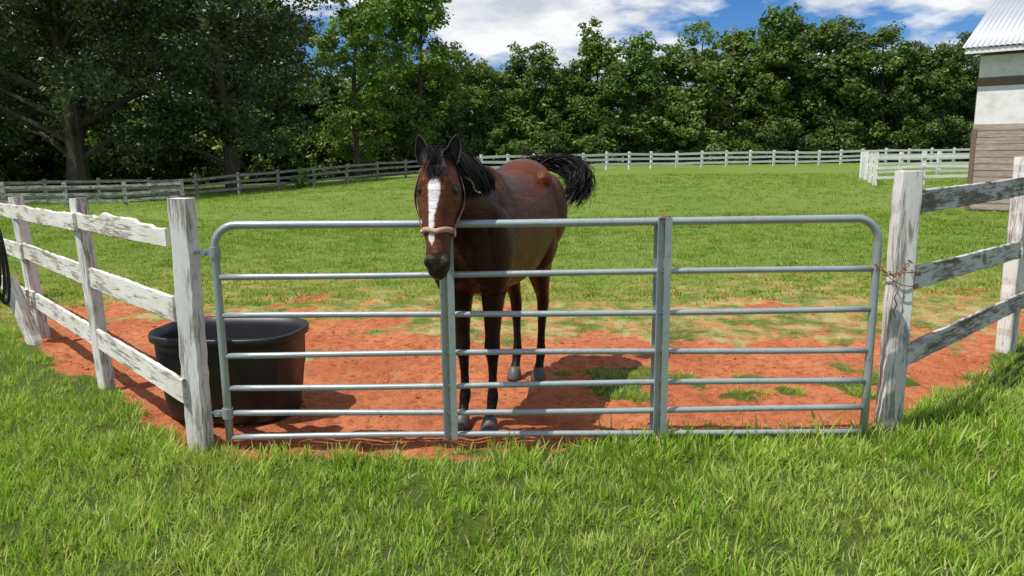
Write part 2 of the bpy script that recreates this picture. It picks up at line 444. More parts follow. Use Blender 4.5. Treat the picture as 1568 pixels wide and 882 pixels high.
# ------------------------------------------------------------------ near fences
fl = empty('wooden_fence')
LP = [((-1.85, 4.24), (-1.835, 4.24), 1.472, .112), ((-3.03, 5.44), (-3.10, 5.46), 1.41, .092), ((-4.48, 7.05), (-4.58, 7.05), 1.34, .10), ((-6.2, 8.9), (-6.2, 8.9), 1.35, .12)]
for i, (b, t, h, w) in enumerate(LP):
    post('post_%d' % (i+1), (b[0], b[1], -.15), (t[0], t[1], h), w, M_paintP, fl, (-.15 if i == 0 else -.6, -1, 0))
def bd(name, i0, i1, z0, z1, w, parent, P, nrm, mat, rag=0, ext0=0, ext1=0, t=.026):
    a = V3(*P[i0][0], z0)+nrm; b = V3(*P[i1][0], z1)+nrm; d = (b-a)/np.linalg.norm(b-a)
    return plank(name, a-d*ext0, b+d*ext1, w, t, mat, parent, rag=rag)
nL0 = V3(-.72, -.69, 0)*.068
bd('top_rail_1', 0, 1, 1.275, 1.27, .15, fl, LP, nL0, M_paintL, rag=.055, ext0=-.03)
bd('top_rail_2', 1, 3, 1.245, 1.16, .13, fl, LP, nL0*1.35, M_paintL, rag=.01, ext1=.5)
bd('mid_rail', 0, 2, .845, .84, .15, fl, LP, nL0, M_paintL, ext0=-.02)
bd('mid_rail_2', 2, 3, .83, .80, .15, fl, LP, nL0*1.35, M_paintL, ext1=.5)
bd('low_rail', 0, 2, .375, .40, .15, fl, LP, nL0, M_paintL, ext0=.02)
bd('low_rail_2', 2, 3, .40, .40, .15, fl, LP, nL0*1.35, M_paintL, ext1=.5)
stub = empty('leaning_stub_post')
post('stub', (-4.35, 6.75, -.1), (-4.62, 6.85, .62), .10, M_paintL, stub, (-.4, -1, 0))

frr = empty('wooden_fence')
RP = [((2.30, 4.42), (2.29, 4.40), 1.575, .122), ((4.14, 6.15), (4.12, 6.15), 1.62, .12), ((6.1, 8.0), (6.1, 8.0), 1.6, .15)]
for i, (b, t, h, w) in enumerate(RP):
    post('post_%d' % (i+1), (b[0], b[1], -.15), (t[0], t[1], h), w, M_paintP, frr, (-.10 if i == 0 else .6, -1, 0))
nR = V3(.68, -.73, 0)*.074
bd('top_rail_1', 0, 2, 1.40, 1.405, .14, frr, RP, nR, M_paintR, ext0=-.0)
bd('mid_rail_1', 0, 1, .955, .90, .14, frr, RP, nR, M_paintR, ext0=-.0, ext1=-.22)
bd('mid_rail_2', 1, 2, .92, .90, .145, frr, RP, nR*1.35, M_paintR, ext0=.32)
bd('low_rail_1', 0, 2, .495, .42, .14, frr, RP, nR, M_paintR, ext0=.02)
# chain / wire between gate and right post
ch = empty('gate_chain')
parts = []
def link_ring(c, r, tube, tilt):
    pts = [(c[0]+r*1.5*math.cos(a)*math.cos(tilt), c[1]+r*math.sin(a)*.8, c[2]+r*1.5*math.cos(a)*math.sin(tilt)+r*.5*math.sin(a)) for a in np.linspace(0, 6.2832, 12)]
    return sweep(pts, tube, 6, False)
for i, t in enumerate(np.linspace(0, 1, 11)):
    parts.append(link_ring((2.04+.26*t, GY-.035+.14*t-.03*math.sin(t*3.14), 1.06-.10*math.sin(t*math.pi)*(.6)), .010, .003, (i % 2)*1.4-.5))
v, f = join(parts); py_obj('chain_links', v, f, M_rust, ch)
pts = [(2.297+.087*math.copysign(abs(math.cos(a))**.5, math.cos(a)), 4.41+.087*math.copysign(abs(math.sin(a))**.5, math.sin(a)), 1.02+.02*math.sin(a*1.5)-.008*a) for a in np.linspace(0, 12.6, 70)]
v, f = sweep(pts, .003, 6); py_obj('wire_loop', v, f, M_rust, ch)
pts = [(2.235+.01*math.sin(t*20), 4.325, .99-.26*t) for t in np.linspace(0, 1, 14)]
v, f = sweep(pts, .003, 6); py_obj('chain_end', v, f, M_rust, ch)
# ropes on left fence
rp = empty('lead_rope')
for j in range(4):
    cx, cy = -4.62-.035*j, 6.76-.02*j
    pts = [(cx+.07*math.sin(a)*(1+.2*j), cy-.03*math.cos(a), 1.22-.42*(1-math.cos(a))*(1-.06*j)) for a in np.linspace(0, 6.28, 30)]
    v, f = sweep(pts, .014, 7, False); py_obj('rope_loop_%d' % (j+1), v, f, M_rope, rp)

# ------------------------------------------------------------------ tub
tub = empty('water_trough')
def rrect(a, b, n=64, e=3.0):
    o = []
    for i in range(n):
        t = 2*math.pi*i/n; c, s = math.cos(t), math.sin(t)
        o.append((a*math.copysign(abs(c)**(2/e), c), b*math.copysign(abs(s)**(2/e), s)))
    return o
prof = [(.40, .26, .0), (.42, .275, .02), (.425, .28, .10), (.432, .287, .12), (.445, .30, .30), (.452, .307, .32), (.465, .322, .50), (.468, .325, .525), (.49, .348, .53), (.493, .35, .572), (.488, .345, .58), (.470, .328, .578), (.455, .312, .52), (.43, .285, .25), (.40, .26, .06), (.05, .04, .055)]
vs = []; fs = []; nn = 96
for (a, b, z) in prof:
    for i, (x_, y_) in enumerate(rrect(a, b, nn, 3.0)):
        k = 1+(.016 if (i // 4) % 2 and .12 < z < .5 and a > .431 else 0)
        vs.append((x_*k, y_*k, z))
for j in range(len(prof)-1):
    for i in range(nn):
        fs.append((j*nn+i, j*nn+(i+1) % nn, (j+1)*nn+(i+1) % nn, (j+1)*nn+i))
fs.append(tuple(range(nn-1, -1, -1))); fs.append(tuple((len(prof)-1)*nn+i for i in range(nn)))
o = py_obj('trough_shell', vs, fs, M_tub, tub); o.location = (-1.87, 4.90, .0); o.rotation_euler = (0, 0, math.radians(-6))
M_water, nt, out = new_mat('trough_water')
p_ = bsdf(nt, out, (.02, .022, .02), .04)
wv = [(a_*.97, b_*.97, .43) for a_, b_ in rrect(.448, .305, nn, 3.0)]
o = py_obj('water', wv, [tuple(range(nn))], M_water, tub); o.location = (-1.87, 4.90, .0); o.rotation_euler = (0, 0, math.radians(-6))

# ------------------------------------------------------------------ far fences
def rail_fence(name, poly, spacing, H, rails, mat, rw=.13, pw=.13):
    parts = []
    for (a, b) in zip(poly[:-1], poly[1:]):
        a = V3(*a); b = V3(*b); L = np.linalg.norm(b-a); n = max(1, round(L/spacing)); d = (b-a)/L
        ang = math.atan2(d[1], d[0]); nr = V3(d[1], -d[0])
        if nr[1] > 0: nr = -nr
        for i in range(n+1):
            p = a+d*L*i/n; z = float(terr(p[0], p[1])); hh = H+.06+random.uniform(-.03, .05)
            parts.append(box((p[0], p[1], z+hh/2-.1), (pw, pw, hh+.2), ang+random.uniform(-.05, .05)))
            if i < n:
                q = a+d*L*(i+1)/n; zq = float(terr(q[0], q[1])); m = (p+q)/2+nr*(pw/2+.018)
                for rz in rails:
                    r1 = random.uniform(-.03, .03); r2 = random.uniform(-.03, .03)
                    v, f = box((m[0], m[1], 0), (L/n-.012, .03, rw), ang)
                    for vv in v:
                        t = np.dot(vv[:2]-p, d)/(L/n); vv[2] += (z+r1)*(1-t)+(zq+r2)*t+rz
                    parts.append((v, f))
    v, f = join(parts); return py_obj(name, v, f, mat, None, smooth=False)
rail_fence('pasture_fence', [(-2.2, 57.5), (11.9, 65), (33, 72), (60, 78)], 2.45, 1.36, (.42, .82, 1.22), M_paintF, .19, .17)
rail_fence('pasture_fence', [(-40, 36), (-25, 36.5), (-17.3, 42), (-7.4, 54), (-2.4, 57.4)], 2.45, 1.2, (.4, .78, 1.12), M_grey, .14, .14)
rail_fence('corral_fence', [(-26, 33), (-22.3, 33.5), (-15.3, 35.5)], 2.3, 1.05, (.3, .62, .94), M_paintR, .12, .16)
rail_fence('corral_fence', [(25.5, 42), (18.8, 41), (16.2, 34), (22, 33)], 2.2, 1.36, (.35, .78, 1.2), M_paintF, .12, .16)

# ------------------------------------------------------------------ barn
barn = empty('barn')
C = V3(12.02, 20.0); fd = V3(.75, -.66); fd /= np.linalg.norm(fd); dp = V3(-fd[1], fd[0])
ang = math.atan2(fd[1], fd[0]); W = 12.; D = 8.
def wpt(u, v, z): return (C[0]+fd[0]*u+dp[0]*v, C[1]+fd[1]*u+dp[1]*v, z)
def wbox(u0, u1, v0, v1, z0, z1):
    c = wpt((u0+u1)/2, (v0+v1)/2, (z0+z1)/2); return box(c, (u1-u0, v1-v0, z1-z0), ang)
M_bw = paint_mat('barn_white_sheet', (.90, .86, .88), (.7, .66, .62), .30, .74)
def plankmat(name, ca, cb):
    m, nt, out = new_mat(name)
    tc = N(nt, 'ShaderNodeTexCoord')
    n = noise(nt, tc.outputs['Object'], 1, 6, .7, (1.2, 1.2, 14)); n2 = noise(nt, tc.outputs['Object'], 1, 5, .7, (6, 6, 70))
    c = mixc(nt, ramp(nt, n, [(.3, 0), (.7, 1)]), ca, cb)
    c = mixc(nt, ramp(nt, n2, [(.35, .6), (.55, 0)]), c, tuple(q*.4 for q in ca))
    bsdf(nt, out, c, .85, bump=n2, bstr=.5, bdist=.01, spec=.2); return m
M_plank = plankmat('barn_plank', (.30, .21, .155), (.56, .47, .41))
M_brown = simple('barn_trim', (.19, .12, .085), .8)
M_roof, nt, out = new_mat('corrugated_roof_metal')
tc = N(nt, 'ShaderNodeTexCoord'); n = noise(nt, tc.outputs['Object'], 1.5, 6, .6)
bsdf(nt, out, mixc(nt, n, (.34, .36, .38), (.50, .52, .54)), .5, .3, bump=n, bstr=.05)
v, f = wbox(0, W, 0, D, 0, 3.95); py_obj('core_wall', v, f, M_plank, barn, False)
parts = []; z = .06
while z < 2.1:
    parts.append(wbox(-.02, W, -.035-random.random()*.012, -.003, z, z+.155)); z += .168
v, f = join(parts); py_obj('wood_siding', v, f, M_plank, barn, False)
v, f = join([wbox(-.02, 2.4, -.03, -.003, 2.15, 3.18), wbox(2.42, W, -.03, -.003, 2.15, 3.18), wbox(-.02, W, -.03, -.003, 3.40, 3.93)]); py_obj('white_panels', v, f, M_bw, barn, False)
v, f = join([wbox(-.04, W, -.055, -.003, 3.20, 3.37), wbox(-.05, .06, -.06, -.037, 0.02, 2.12)]); py_obj('brown_trim', v, f, M_brown, barn, False)
parts = []; z = .06
while z < 3.8:
    parts.append(wbox(-.035, -.003, 0, D, z, z+.155)); z += .168
v, f = join(parts); py_obj('side_siding', v, f, M_plank, barn, False)
vs = []; fs = []; nu = 420
for i in range(nu+1):
    u = -.35+(W+.7)*i/nu; w_ = .02*math.cos(i*math.pi/2)
    for (vv, zz) in ((-.5, 4.12), (D/2, 6.2), (D+.5, 4.12)):
        vs.append(V3(*wpt(u, vv, zz+w_)))
for i in range(nu):
    for k in range(2): fs.append((i*3+k, (i+1)*3+k, (i+1)*3+k+1, i*3+k+1))
o = py_obj('corrugated_roof', vs, fs, M_roof, barn, True); sm = o.modifiers.new('s', 'SOLIDIFY'); sm.thickness = .01
v, f = join([wbox(-.30, W, -.46, -.43, 3.97, 4.09)]); py_obj('eave_fascia', v, f, M_bw, barn, False)
gv = [V3(*wpt(-.004, 0, 3.9)), V3(*wpt(-.004, D, 3.9)), V3(*wpt(-.004, D/2, 6.1))]
py_obj('gable_wall', gv, [(0, 1, 2)], M_bw, barn, False)

# ------------------------------------------------------------------ trees
def tube_np(P, Rr, seg=6):
    v, f = sweep(P, Rr, seg, False); return np.array(v), np.array(f)
def make_tree(seed, H, cr, cb, nl, lr, nc, cl, nleaf, leaf, shape, mslot, trunk_r, flat=.7):
    r = np.random.default_rng(seed)
    VV = []; FF = []; off = 0
    bend = r.normal(0, .03*H, 2)
    tp = [V3(bend[0]*t**1.5+.02*H*math.sin(t*4+seed), bend[1]*t**1.5, H*.92*t-.3*(t == 0)) for t in np.linspace(0, 1, 9)]
    tr = [trunk_r*(1.35 if t == 0 else 1)*(1-.9*t)+.02 for t in np.linspace(0, 1, 9)]
    v, f = tube_np(tp, tr, 8); VV.append(v); FF.append(f+off); off += len(v)
    lobes = []
    for i in range(nl):
        for _ in range(40):
            h = r.random()
            if shape == 'cone': rad = (1-h)**.8*.95+.08
            elif shape == 'tall': rad = math.sin(math.pi*(h*.82+.14))**.7
            elif shape == 'pine': rad = math.sin(math.pi*(h*.75+.25))**.8 if h > .15 else .3
            else: rad = math.sqrt(max(0, 1-(h*1.55-.55)**2)) if h > .1 else .8
            q = math.sqrt(r.random())*.92; a = r.random()*6.283
            p = V3(math.cos(a)*cr*rad*q, math.sin(a)*cr*rad*q, cb+(H-cb)*h*.95)
            if all(np.linalg.norm((p-l)/V3(1, 1, .9)) > lr*.72 for l in lobes) : break
        lobes.append(p)
    cls = []
    for L in lobes:
        t = min(.95, max(.12, (L[2]-.25*np.hypot(L[0], L[1])-.6)/(H*.92)))
        k = t*8; i0 = int(k); i0 = min(i0, 7); s = tp[i0]*(1-(k-i0))+tp[i0+1]*(k-i0)
        mid = (s+L)/2+V3(*r.normal(0, .25, 2), .1*np.linalg.norm(L-s))
        rb = max(.03, trunk_r*.38*(1-t)+.02)
        v, f = tube_np([s, (s+mid)/2+r.normal(0, .1, 3), mid, (mid+L)/2+r.normal(0, .15, 3), L], [rb, rb*.8, rb*.6, rb*.4, .015], 5)
        VV.append(v); FF.append(f+off); off += len(v)
        lrr = lr*(.55+.8*r.random())
        for j in range(nc):
            d = r.normal(0, 1, 3); d /= np.linalg.norm(d); d[2] = d[2]*.85+.12
            cc = L+d*lrr*(.45+.7*r.random()); cls.append((cc, cl*(.5+.9*r.random()), d, r.random()))
            if j % 4 == 0:
                v, f = tube_np([L, (L+cc)/2+r.normal(0, .06, 3), cc], [.02, .015, .008], 3)
                VV.append(v); FF.append(f+off); off += len(v)
    nb = sum(len(f) for f in FF)
    tint = [np.zeros(off)]
    for cc, rad, d, tn in cls:
        m = int(nleaf*(.6+.8*r.random()))
        q = r.normal(0, 1, (m, 3)); q /= np.linalg.norm(q, axis=1)[:, None]
        p = cc+q*(rad*(.3+.9*r.random((m, 1))**.6))*V3(1, 1, flat)
        nrm = q*.6+r.normal(0, .5, (m, 3))+V3(0, 0, .5); nrm /= np.linalg.norm(nrm, axis=1)[:, None]
        t1 = np.cross(nrm, r.normal(0, 1, (m, 3))); t1 /= np.linalg.norm(t1, axis=1)[:, None]; t2 = np.cross(nrm, t1)
        l = leaf*(.6+.8*r.random((m, 1)))
        v = np.stack([p-t1*l*.5, p+t2*l*.3, p+t1*l*.5, p-t2*l*.3], 1).reshape(-1, 3)
        f = np.arange(m*4).reshape(-1, 4)+off
        VV.append(v); FF.append(f); off += len(v)
        tint.append(np.repeat(np.clip(tn*.6+.4*r.random(m), 0, 1), 4))
    V = np.concatenate(VV).astype(np.float32); F = np.concatenate(FF).astype(np.int32)
    mi = np.full(len(F), mslot); mi[:nb] = 0
    return V, F, mi, np.concatenate(tint)
SLOTS = [M_bark, M_leafMix, M_leafPop, M_leafPine, M_leafOak, M_shrub]
def tree_mesh(name, data):
    V, F, mi, ti = data; return np_mesh(name, V, F, SLOTS, mi, ti)
def put(mesh, name, x, y, s=1, parent=None, rz=None, sz=None):
    o = bpy.data.objects.new(name, mesh); link(o, parent)
    o.location = (x, y, float(terr(x, y))-.1); o.rotation_euler = (0, 0, random.uniform(0, 6.28) if rz is None else rz)
    o.scale = (s, s, s if sz is None else sz); return o
class Mass:
    def __init__(s): s.V = []; s.F = []; s.M = []; s.T = []; s.n = 0
    def add(s, data, x, y, sc=1, sz=None):
        V, F, mi, ti = data; a = random.uniform(0, 6.28); c, q = math.cos(a), math.sin(a)
        sz = sc if sz is None else sz; W_ = np.empty_like(V)
        W_[:, 0] = (V[:, 0]*c-V[:, 1]*q)*sc+x; W_[:, 1] = (V[:, 0]*q+V[:, 1]*c)*sc+y; W_[:, 2] = V[:, 2]*sz+float(terr(x, y))-.1
        s.V.append(W_); s.F.append(F+s.n); s.M.append(mi); s.T.append(np.clip(ti+random.uniform(-.3, .25), 0, 1.2)); s.n += len(V)
    def build(s, name):
        me = np_mesh(name, np.concatenate(s.V), np.concatenate(s.F), SLOTS, np.concatenate(s.M), np.concatenate(s.T), val=False)
        link(bpy.data.objects.new(name, me)); print(name, len(me.polygons))
oak = tree_mesh('oak_mesh', make_tree(1, 21, 11.5, 4.0, 64, 2.5, 15, .95, 56, .29, 'round', 4, .62))
oak2 = tree_mesh('oak_mesh_b', make_tree(2, 17, 7.2, 2.6, 40, 2.1, 14, .85, 54, .28, 'round', 4, .42))
gum = tree_mesh('sweetgum_mesh', make_tree(3, 17, 4.2, 2.0, 36, 1.35, 11, .6, 42, .30, 'tall', 2, .26))
gum2 = tree_mesh('sweetgum_mesh_b', make_tree(4, 17, 4.4, 2.0, 34, 1.4, 11, .6, 42, .30, 'tall', 2, .24))
put(oak, 'oak_tree', -27, 47, rz=.4)
put(oak, 'oak_tree', -41, 50, rz=2.2)
put(oak2, 'oak_tree', -18.4, 50, rz=1.0)
put(gum, 'sweetgum_tree', -12.3, 62, 1.0, rz=0)
put(gum2, 'sweetgum_tree', -7.6, 68, 1.08, rz=.8)
put(gum2, 'sweetgum_tree', -10.2, 70, 1.0, rz=2.8)
va = [make_tree(20+i, 13, 4.0, .7, 36, 1.3, 10, .62, 34, .36, 'round', 1, .22) for i in range(4)]
vt = [make_tree(30+i, 13, 2.9, .6, 32, 1.05, 9, .55, 32, .34, 'tall', 1 if i % 2 else 2, .18) for i in range(4)]
vc = [make_tree(40+i, 13, 3.0, .6, 32, .95, 9, .50, 32, .33, 'cone', 1, .16) for i in range(2)]
vp = [make_tree(50+i, 14, 3.4, 4.0, 26, 1.2, 10, .5, 42, .31, 'pine', 3, .2) for i in range(2)]
sh = [make_tree(60+i, 4.2, 2.6, .1, 16, .9, 9, .5, 32, .28, 'round', 1 if i == 0 else 5, .06) for i in range(3)]
tl = Mass()
spec = [(-6, 11.6, 'r'), (-3.1, 11.0, 't'), (-1, 10.2, 'r'), (.6, 13.0, 'c'), (3.3, 13.2, 'c'), (5.0, 9.8, 'r'), (6.8, 11.0, 't'), (9.0, 15.4, 'c'), (10.2, 12.6, 't'), (12.5, 12.4, 'r'), (14.5, 13.6, 't'), (16.2, 11.4, 'r'),
        (19.4, 14.0, 'r'), (21.8, 12.2, 't'), (24.5, 14.2, 'r'), (28.2, 16.4, 'r'), (26.6, 12.6, 't'), (31, 13.4, 'p'), (33.2, 14.6, 'r'), (36.8, 15.2, 'p'), (35.2, 12.6, 'r'), (39.8, 14.0, 'r'), (42, 12.8, 'p'), (44.5, 13.0, 't'), (43, 11.6, 'r'), (48, 13.2, 'p'), (46.8, 11.6, 'r'), (51.5, 12.6, 't'), (51, 11.6, 'r'), (55, 12.8, 'r'), (60, 13, 'r'), (66, 13, 'r')]
D_ = {'r': (va, 13), 't': (vt, 13), 'c': (vc, 13), 'p': (vp, 14)}
for i, (x_, h_, k_) in enumerate(spec):
    L, bh_ = D_[k_]; m = L[i % len(L)]; s = h_/bh_
    tl.add(m, x_, 84+random.uniform(-2.5, 2), max(s, .85)*random.uniform(.95, 1.15), s)
for x_ in np.arange(-16, 72, 4.2):
    tl.add(random.choice(va+vt), x_+random.uniform(-1, 1), 91+random.uniform(-1, 3), 1.25, random.uniform(.66, .86))
for x_ in np.arange(-10, 66, 2.4):
    tl.add(random.choice(sh), x_+random.uniform(-.6, .6), 80+random.uniform(-1, 2), random.uniform(.5, 1.25))
tl.build('distant_treeline')
lw = Mass()
for i in range(24):
    t = i/23; lw.add(random.choice(va+vt), -58+52*t+random.uniform(-1.5, 1.5), 64+14*t+random.uniform(-3, 3), 1.3, (random.uniform(1.1, 1.4) if t < .72 else random.uniform(.7, .85)))
for i in range(22):
    t = i/21; lw.add(random.choice(sh), -50+42*t+random.uniform(-.8, .8), 55+17*t+random.uniform(-1.5, 1.5), random.uniform(.9, 1.5))
lw.build('woodland')
put(tree_mesh('shrub_mesh', sh[0]), 'shrub', -12.6, 46.5, .28)

# ------------------------------------------------------------------ horse
horse = empty('horse')
O = V3(-.22, 4.62); fw = V3(-.287, -.958, 0); lf = V3(.958, -.287, 0); UZ = V3(0, 0, 1)
def Lc(x, y, z): return V3(O[0], O[1], 0)+fw*x+lf*y+UZ*z
def loft(rings, n=28):
    """rings: (center,u,v,w,h,topnarrow)"""
    vs = []; fs = []
    for (c, u, v, w, h, tnr, ex) in rings:
        for k in range(n):
            a = 2*math.pi*k/n; ca, sa = math.cos(a), math.sin(a)
            ca = math.copysign(abs(ca)**ex, ca); sa = math.copysign(abs(sa)**ex, sa)
            ww = w*(1-tnr*max(0, sa)) if tnr >= 0 else w*(1+tnr*max(0, -sa))
            vs.append(c+u*ww*ca+v*h*sa)
    m = len(rings)
    for i in range(m-1):
        for k in range(n):
            fs.append((i*n+k, i*n+(k+1) % n, (i+1)*n+(k+1) % n, (i+1)*n+k))
    fs.append(tuple(range(n-1, -1, -1))); fs.append(tuple((m-1)*n+k for k in range(n)))
    return vs, fs
def ell(c, ax, n=14):
    """ellipsoid with axes list of vectors"""
    vs = []; fs = []
    for i in range(1, n):
        th = math.pi*i/n
        for k in range(n*2):
            ph = math.pi*k/n
            vs.append(c+ax[0]*math.sin(th)*math.cos(ph)+ax[1]*math.sin(th)*math.sin(ph)+ax[2]*math.cos(th))
    m = n*2
    for i in range(n-2):
        for k in range(m):
            fs.append((i*m+k, i*m+(k+1) % m, (i+1)*m+(k+1) % m, (i+1)*m+k))
    a = len(vs); vs.append(c+ax[2]); vs.append(c-ax[2])
    for k in range(m):
        fs.append((a, (k+1) % m, k)); fs.append((a+1, (n-2)*m+k, (n-2)*m+(k+1) % m))
    return vs, fs
body = []
T = [(.25, 1.24, 1.04, .10), (.21, 1.33, .94, .17), (.10, 1.46, .86, .225), (-.04, 1.56, .82, .25), (-.18, 1.625, .81, .262), (-.32, 1.60, .805, .275), (-.48, 1.555, .80, .29), (-.65, 1.545, .81, .295), (-.82, 1.58, .86, .295), (-.96, 1.640, .93, .30), (-1.08, 1.655, .99, .295), (-1.20, 1.62, 1.04, .26), (-1.30, 1.54, 1.10, .19), (-1.36, 1.43, 1.18, .10)]
body.append(loft([(Lc(x, 0, (a+b)/2), lf, UZ, w, (a-b)/2, .30 if x > -.45 else .12, .92) for x, a, b, w in T], 36))
# neck
NP = [(-.10, 1.30, .32, .19, 25), (.05, 1.37, .28, .165, 30), (.18, 1.44, .235, .135, 35), (.30, 1.505, .195, .112, 35), (.40, 1.56, .155, .098, 30), (.48, 1.60, .125, .088, 20), (.52, 1.61, .10, .07, 10)]
rings = []
for x, z, h, w, tilt in NP:
    a = math.radians(tilt); v = UZ*math.cos(a)-fw*math.sin(a)
    rings.append((Lc(x, 0, z), lf, v, w, h, .35, 1))
body.append(loft(rings, 28))
# muscles
for s in (1, -1):
    body.append(ell(Lc(.06, s*.155, 1.12), [fw*.15+UZ*.05, lf*.105, UZ*.26-fw*.06]))      # shoulder
    body.append(ell(Lc(.17, s*.09, 1.07), [fw*.11, lf*.095, UZ*.15]))                     # pectoral
    body.append(ell(Lc(-.01, s*.13, .97), [fw*.10, lf*.085, UZ*.17]))                     # upper arm
    body.append(ell(Lc(-1.08, s*.18, 1.27), [fw*.24, lf*.15, UZ*.28]))                    # haunch
    body.append(ell(Lc(-.90, s*.185, 1.05), [fw*.15, lf*.105, UZ*.20]))                      # stifle
    body.append(ell(Lc(-1.16, s*.15, 1.08), [fw*.13, lf*.10, UZ*.22]))                      # hamstring
    body.append(ell(Lc(-.92, s*.20, 1.50), [fw*.07, lf*.06, UZ*.07]))                      # hip point
# legs
FL = [(-.03, 1.05, .13, .09), (-.02, .92, .110, .085), (-.005, .80, .086, .070), (0, .68, .062, .055), (.004, .58, .050, .047), (.01, .52, .053, .051), (.01, .47, .048, .046), (.0, .42, .037, .034), (-.002, .33, .031, .027), (-.002, .25, .032, .028), (-.004, .20, .040, .036), (0.004, .165, .040, .037), (.025, .12, .031, .031), (.045, .085, .036, .036), (.05, .06, .040, .040)]
HL = [(-1.02, 1.18, .22, .13), (-.97, 1.02, .20, .12), (-.97, .90, .155, .105), (-1.02, .80, .118, .082), (-1.08, .70, .082, .062), (-1.13, .62, .060, .048), (-1.15, .56, .062, .045), (-1.14, .50, .050, .041), (-1.125, .44, .040, .034), (-1.11, .35, .033, .029), (-1.10, .26, .034, .030), (-1.095, .20, .042, .037), (-1.085, .17, .040, .037), (-1.06, .12, .032, .032), (-1.035, .085, .037, .037), (-1.03, .06, .041, .041)]
feet = []
legdef = [(FL, -.11, -.09, .0), (FL, .11, .10, .02), (HL, -.13, -.06, .0), (HL, .14, .125, -.015)]
for prof_, y0, y1, dx in legdef:
    zs = prof_[0][1]; rings = []
    for (x_, z_, h_, w_) in prof_:
        t = 1-(z_/zs); yy = y0+(y1-y0)*min(1, t*1.3)
        rings.append((Lc(x_+dx*t, yy, z_), lf, fw, w_, h_, 0, 1))
    body.append(loft(rings, 18)); feet.append((prof_[-1][0]+dx, y1))
# dock
body.append(loft([(Lc(-1.22, 0, 1.55), lf, UZ, .06, .06, 0, 1), (Lc(-1.33, .0, 1.56), lf, UZ, .045, .045, 0, 1), (Lc(-1.40, .05, 1.58), lf, UZ, .035, .035, 0, 1), (Lc(-1.44, .10, 1.60), lf, UZ, .028, .028, 0, 1)], 14))
# head frame
Hp = V3(-.388, 4.125, 1.665)
hf = V3(-.06, -1, 0); hf /= np.linalg.norm(hf); hb = V3(1, -.06, 0); hb /= np.linalg.norm(hb)   # hb = viewer right
ha = hf*.33-UZ*.944; ha /= np.linalg.norm(ha); ha = ha+hb*.02; ha /= np.linalg.norm(ha)
hn = np.cross(hb, ha); hn = hn if hn[1] < 0 else -hn; hn /= np.linalg.norm(hn)
HS = np.array([-.035, .0, .05, .10, .15, .19, .24, .30, .36, .42, .47, .52, .56, .60, .63, .645])
HW = np.array([.055, .080, .098, .110, .121, .124, .117, .098, .081, .070, .064, .066, .068, .058, .042, .022])
HNF = np.array([.02, .055, .085, .100, .106, .105, .100, .093, .086, .079, .074, .071, .066, .052, .032, .012])
HNB = np.array([.05, .085, .105, .125, .145, .160, .165, .135, .105, .085, .075, .068, .064, .055, .04, .02])
def hring(s):
    return np.interp(s, HS, HW), np.interp(s, HS, HNF), np.interp(s, HS, HNB)
def head_pt(s, ph, off=0):
    w, nf, nb = hring(s); c = Hp+ha*s+hn*((nf-nb)/2); h = (nf+nb)/2
    ca, sa = math.cos(ph), math.sin(ph)
    ww = w*(1-.30*max(0, sa))
    return c+hb*(ww+off)*math.copysign(abs(ca)**.9, ca)+hn*(h+off)*math.copysign(abs(sa)**.9, sa)
body.append(loft([(Hp+ha*s+hn*((nf-nb)/2), hb, hn, w, (nf+nb)/2, .30, .9) for s, w, nf, nb in zip(HS, HW, HNF, HNB)], 32))
for s in (1, -1):
    body.append(ell(head_pt(.135, .80 if s > 0 else math.pi-.80, -.012), [hb*.030, hn*.026, ha*.030], 10))   # brow
    body.append(ell(head_pt(.220, .40 if s > 0 else math.pi-.40, -.016), [hb*.022, hn*.024, ha*.030], 10))   # lower lid
    body.append(ell(head_pt(.25, -.35 if s > 0 else math.pi+.35, -.035), [hb*.042, hn*.075, ha*.085], 10))   # jowl
    body.append(ell(Hp+ha*.560+hb*.046*s+hn*.045, [hb*.022, hn*.026, ha*.036], 10))                            # nostril
    body.append(ell(head_pt(.33, .25 if s > 0 else math.pi-.25, -.012), [hb*.017, hn*.017, ha*.10], 10))     # facial crest
body.append(ell(Hp+ha*.615-hn*.03, [hb*.036, hn*.033, ha*.034], 10))  # lip / chin
v, f = join(body)
me = bpy.data.meshes.new('hb'); me.from_pydata([tuple(p) for p in v], [], f); me.update()
tmp = bpy.data.objects.new('horse_tmp', me); S.collection.objects.link(tmp)
rm = tmp.modifiers.new('r', 'REMESH'); rm.mode = 'VOXEL'; rm.voxel_size = .008
smo = tmp.modifiers.new('s', 'SMOOTH'); smo.factor = .5; smo.iterations = 7
dg = bpy.context.evaluated_depsgraph_get(); dg.update()
hm = bpy.data.meshes.new_from_object(tmp.evaluated_get(dg)); bpy.data.objects.remove(tmp)
nv = len(hm.vertices); co = np.empty(nv*3, np.float32); hm.vertices.foreach_get('co', co); co = co.reshape(-1, 3).astype(float)
print('HORSE verts', nv)
rel = co-V3(O[0], O[1], 0); lx = rel@fw; ly = rel@lf; lz = co[:, 2]
hr = co-Hp; hs = hr@ha; hnn = hr@hn; hbb = hr@hb
bay = V3(.030, .008, .004); bayl = V3(.115, .029, .010); blk = V3(.007, .006, .006); dark = V3(.016, .006, .004)
nz = fbm(lx*5+50, lz*5+ly*4+20); nz2 = fbm(lx*22+5, lz*22+ly*15+2); nz3 = fbm(lx*3+9, lz*12+ly*6+3)
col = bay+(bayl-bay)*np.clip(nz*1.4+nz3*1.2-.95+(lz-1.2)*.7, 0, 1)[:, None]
def blend(c, t, m): m = np.clip(m, 0, 1)[:, None]; return c*(1-m)+t*m
ishead = (hs > -.02) & (hs < .70) & (np.abs(hbb) < .16) & (co[:, 1] < 4.27)
ishead &= (hnn > -.2)
bd_ = ~ishead
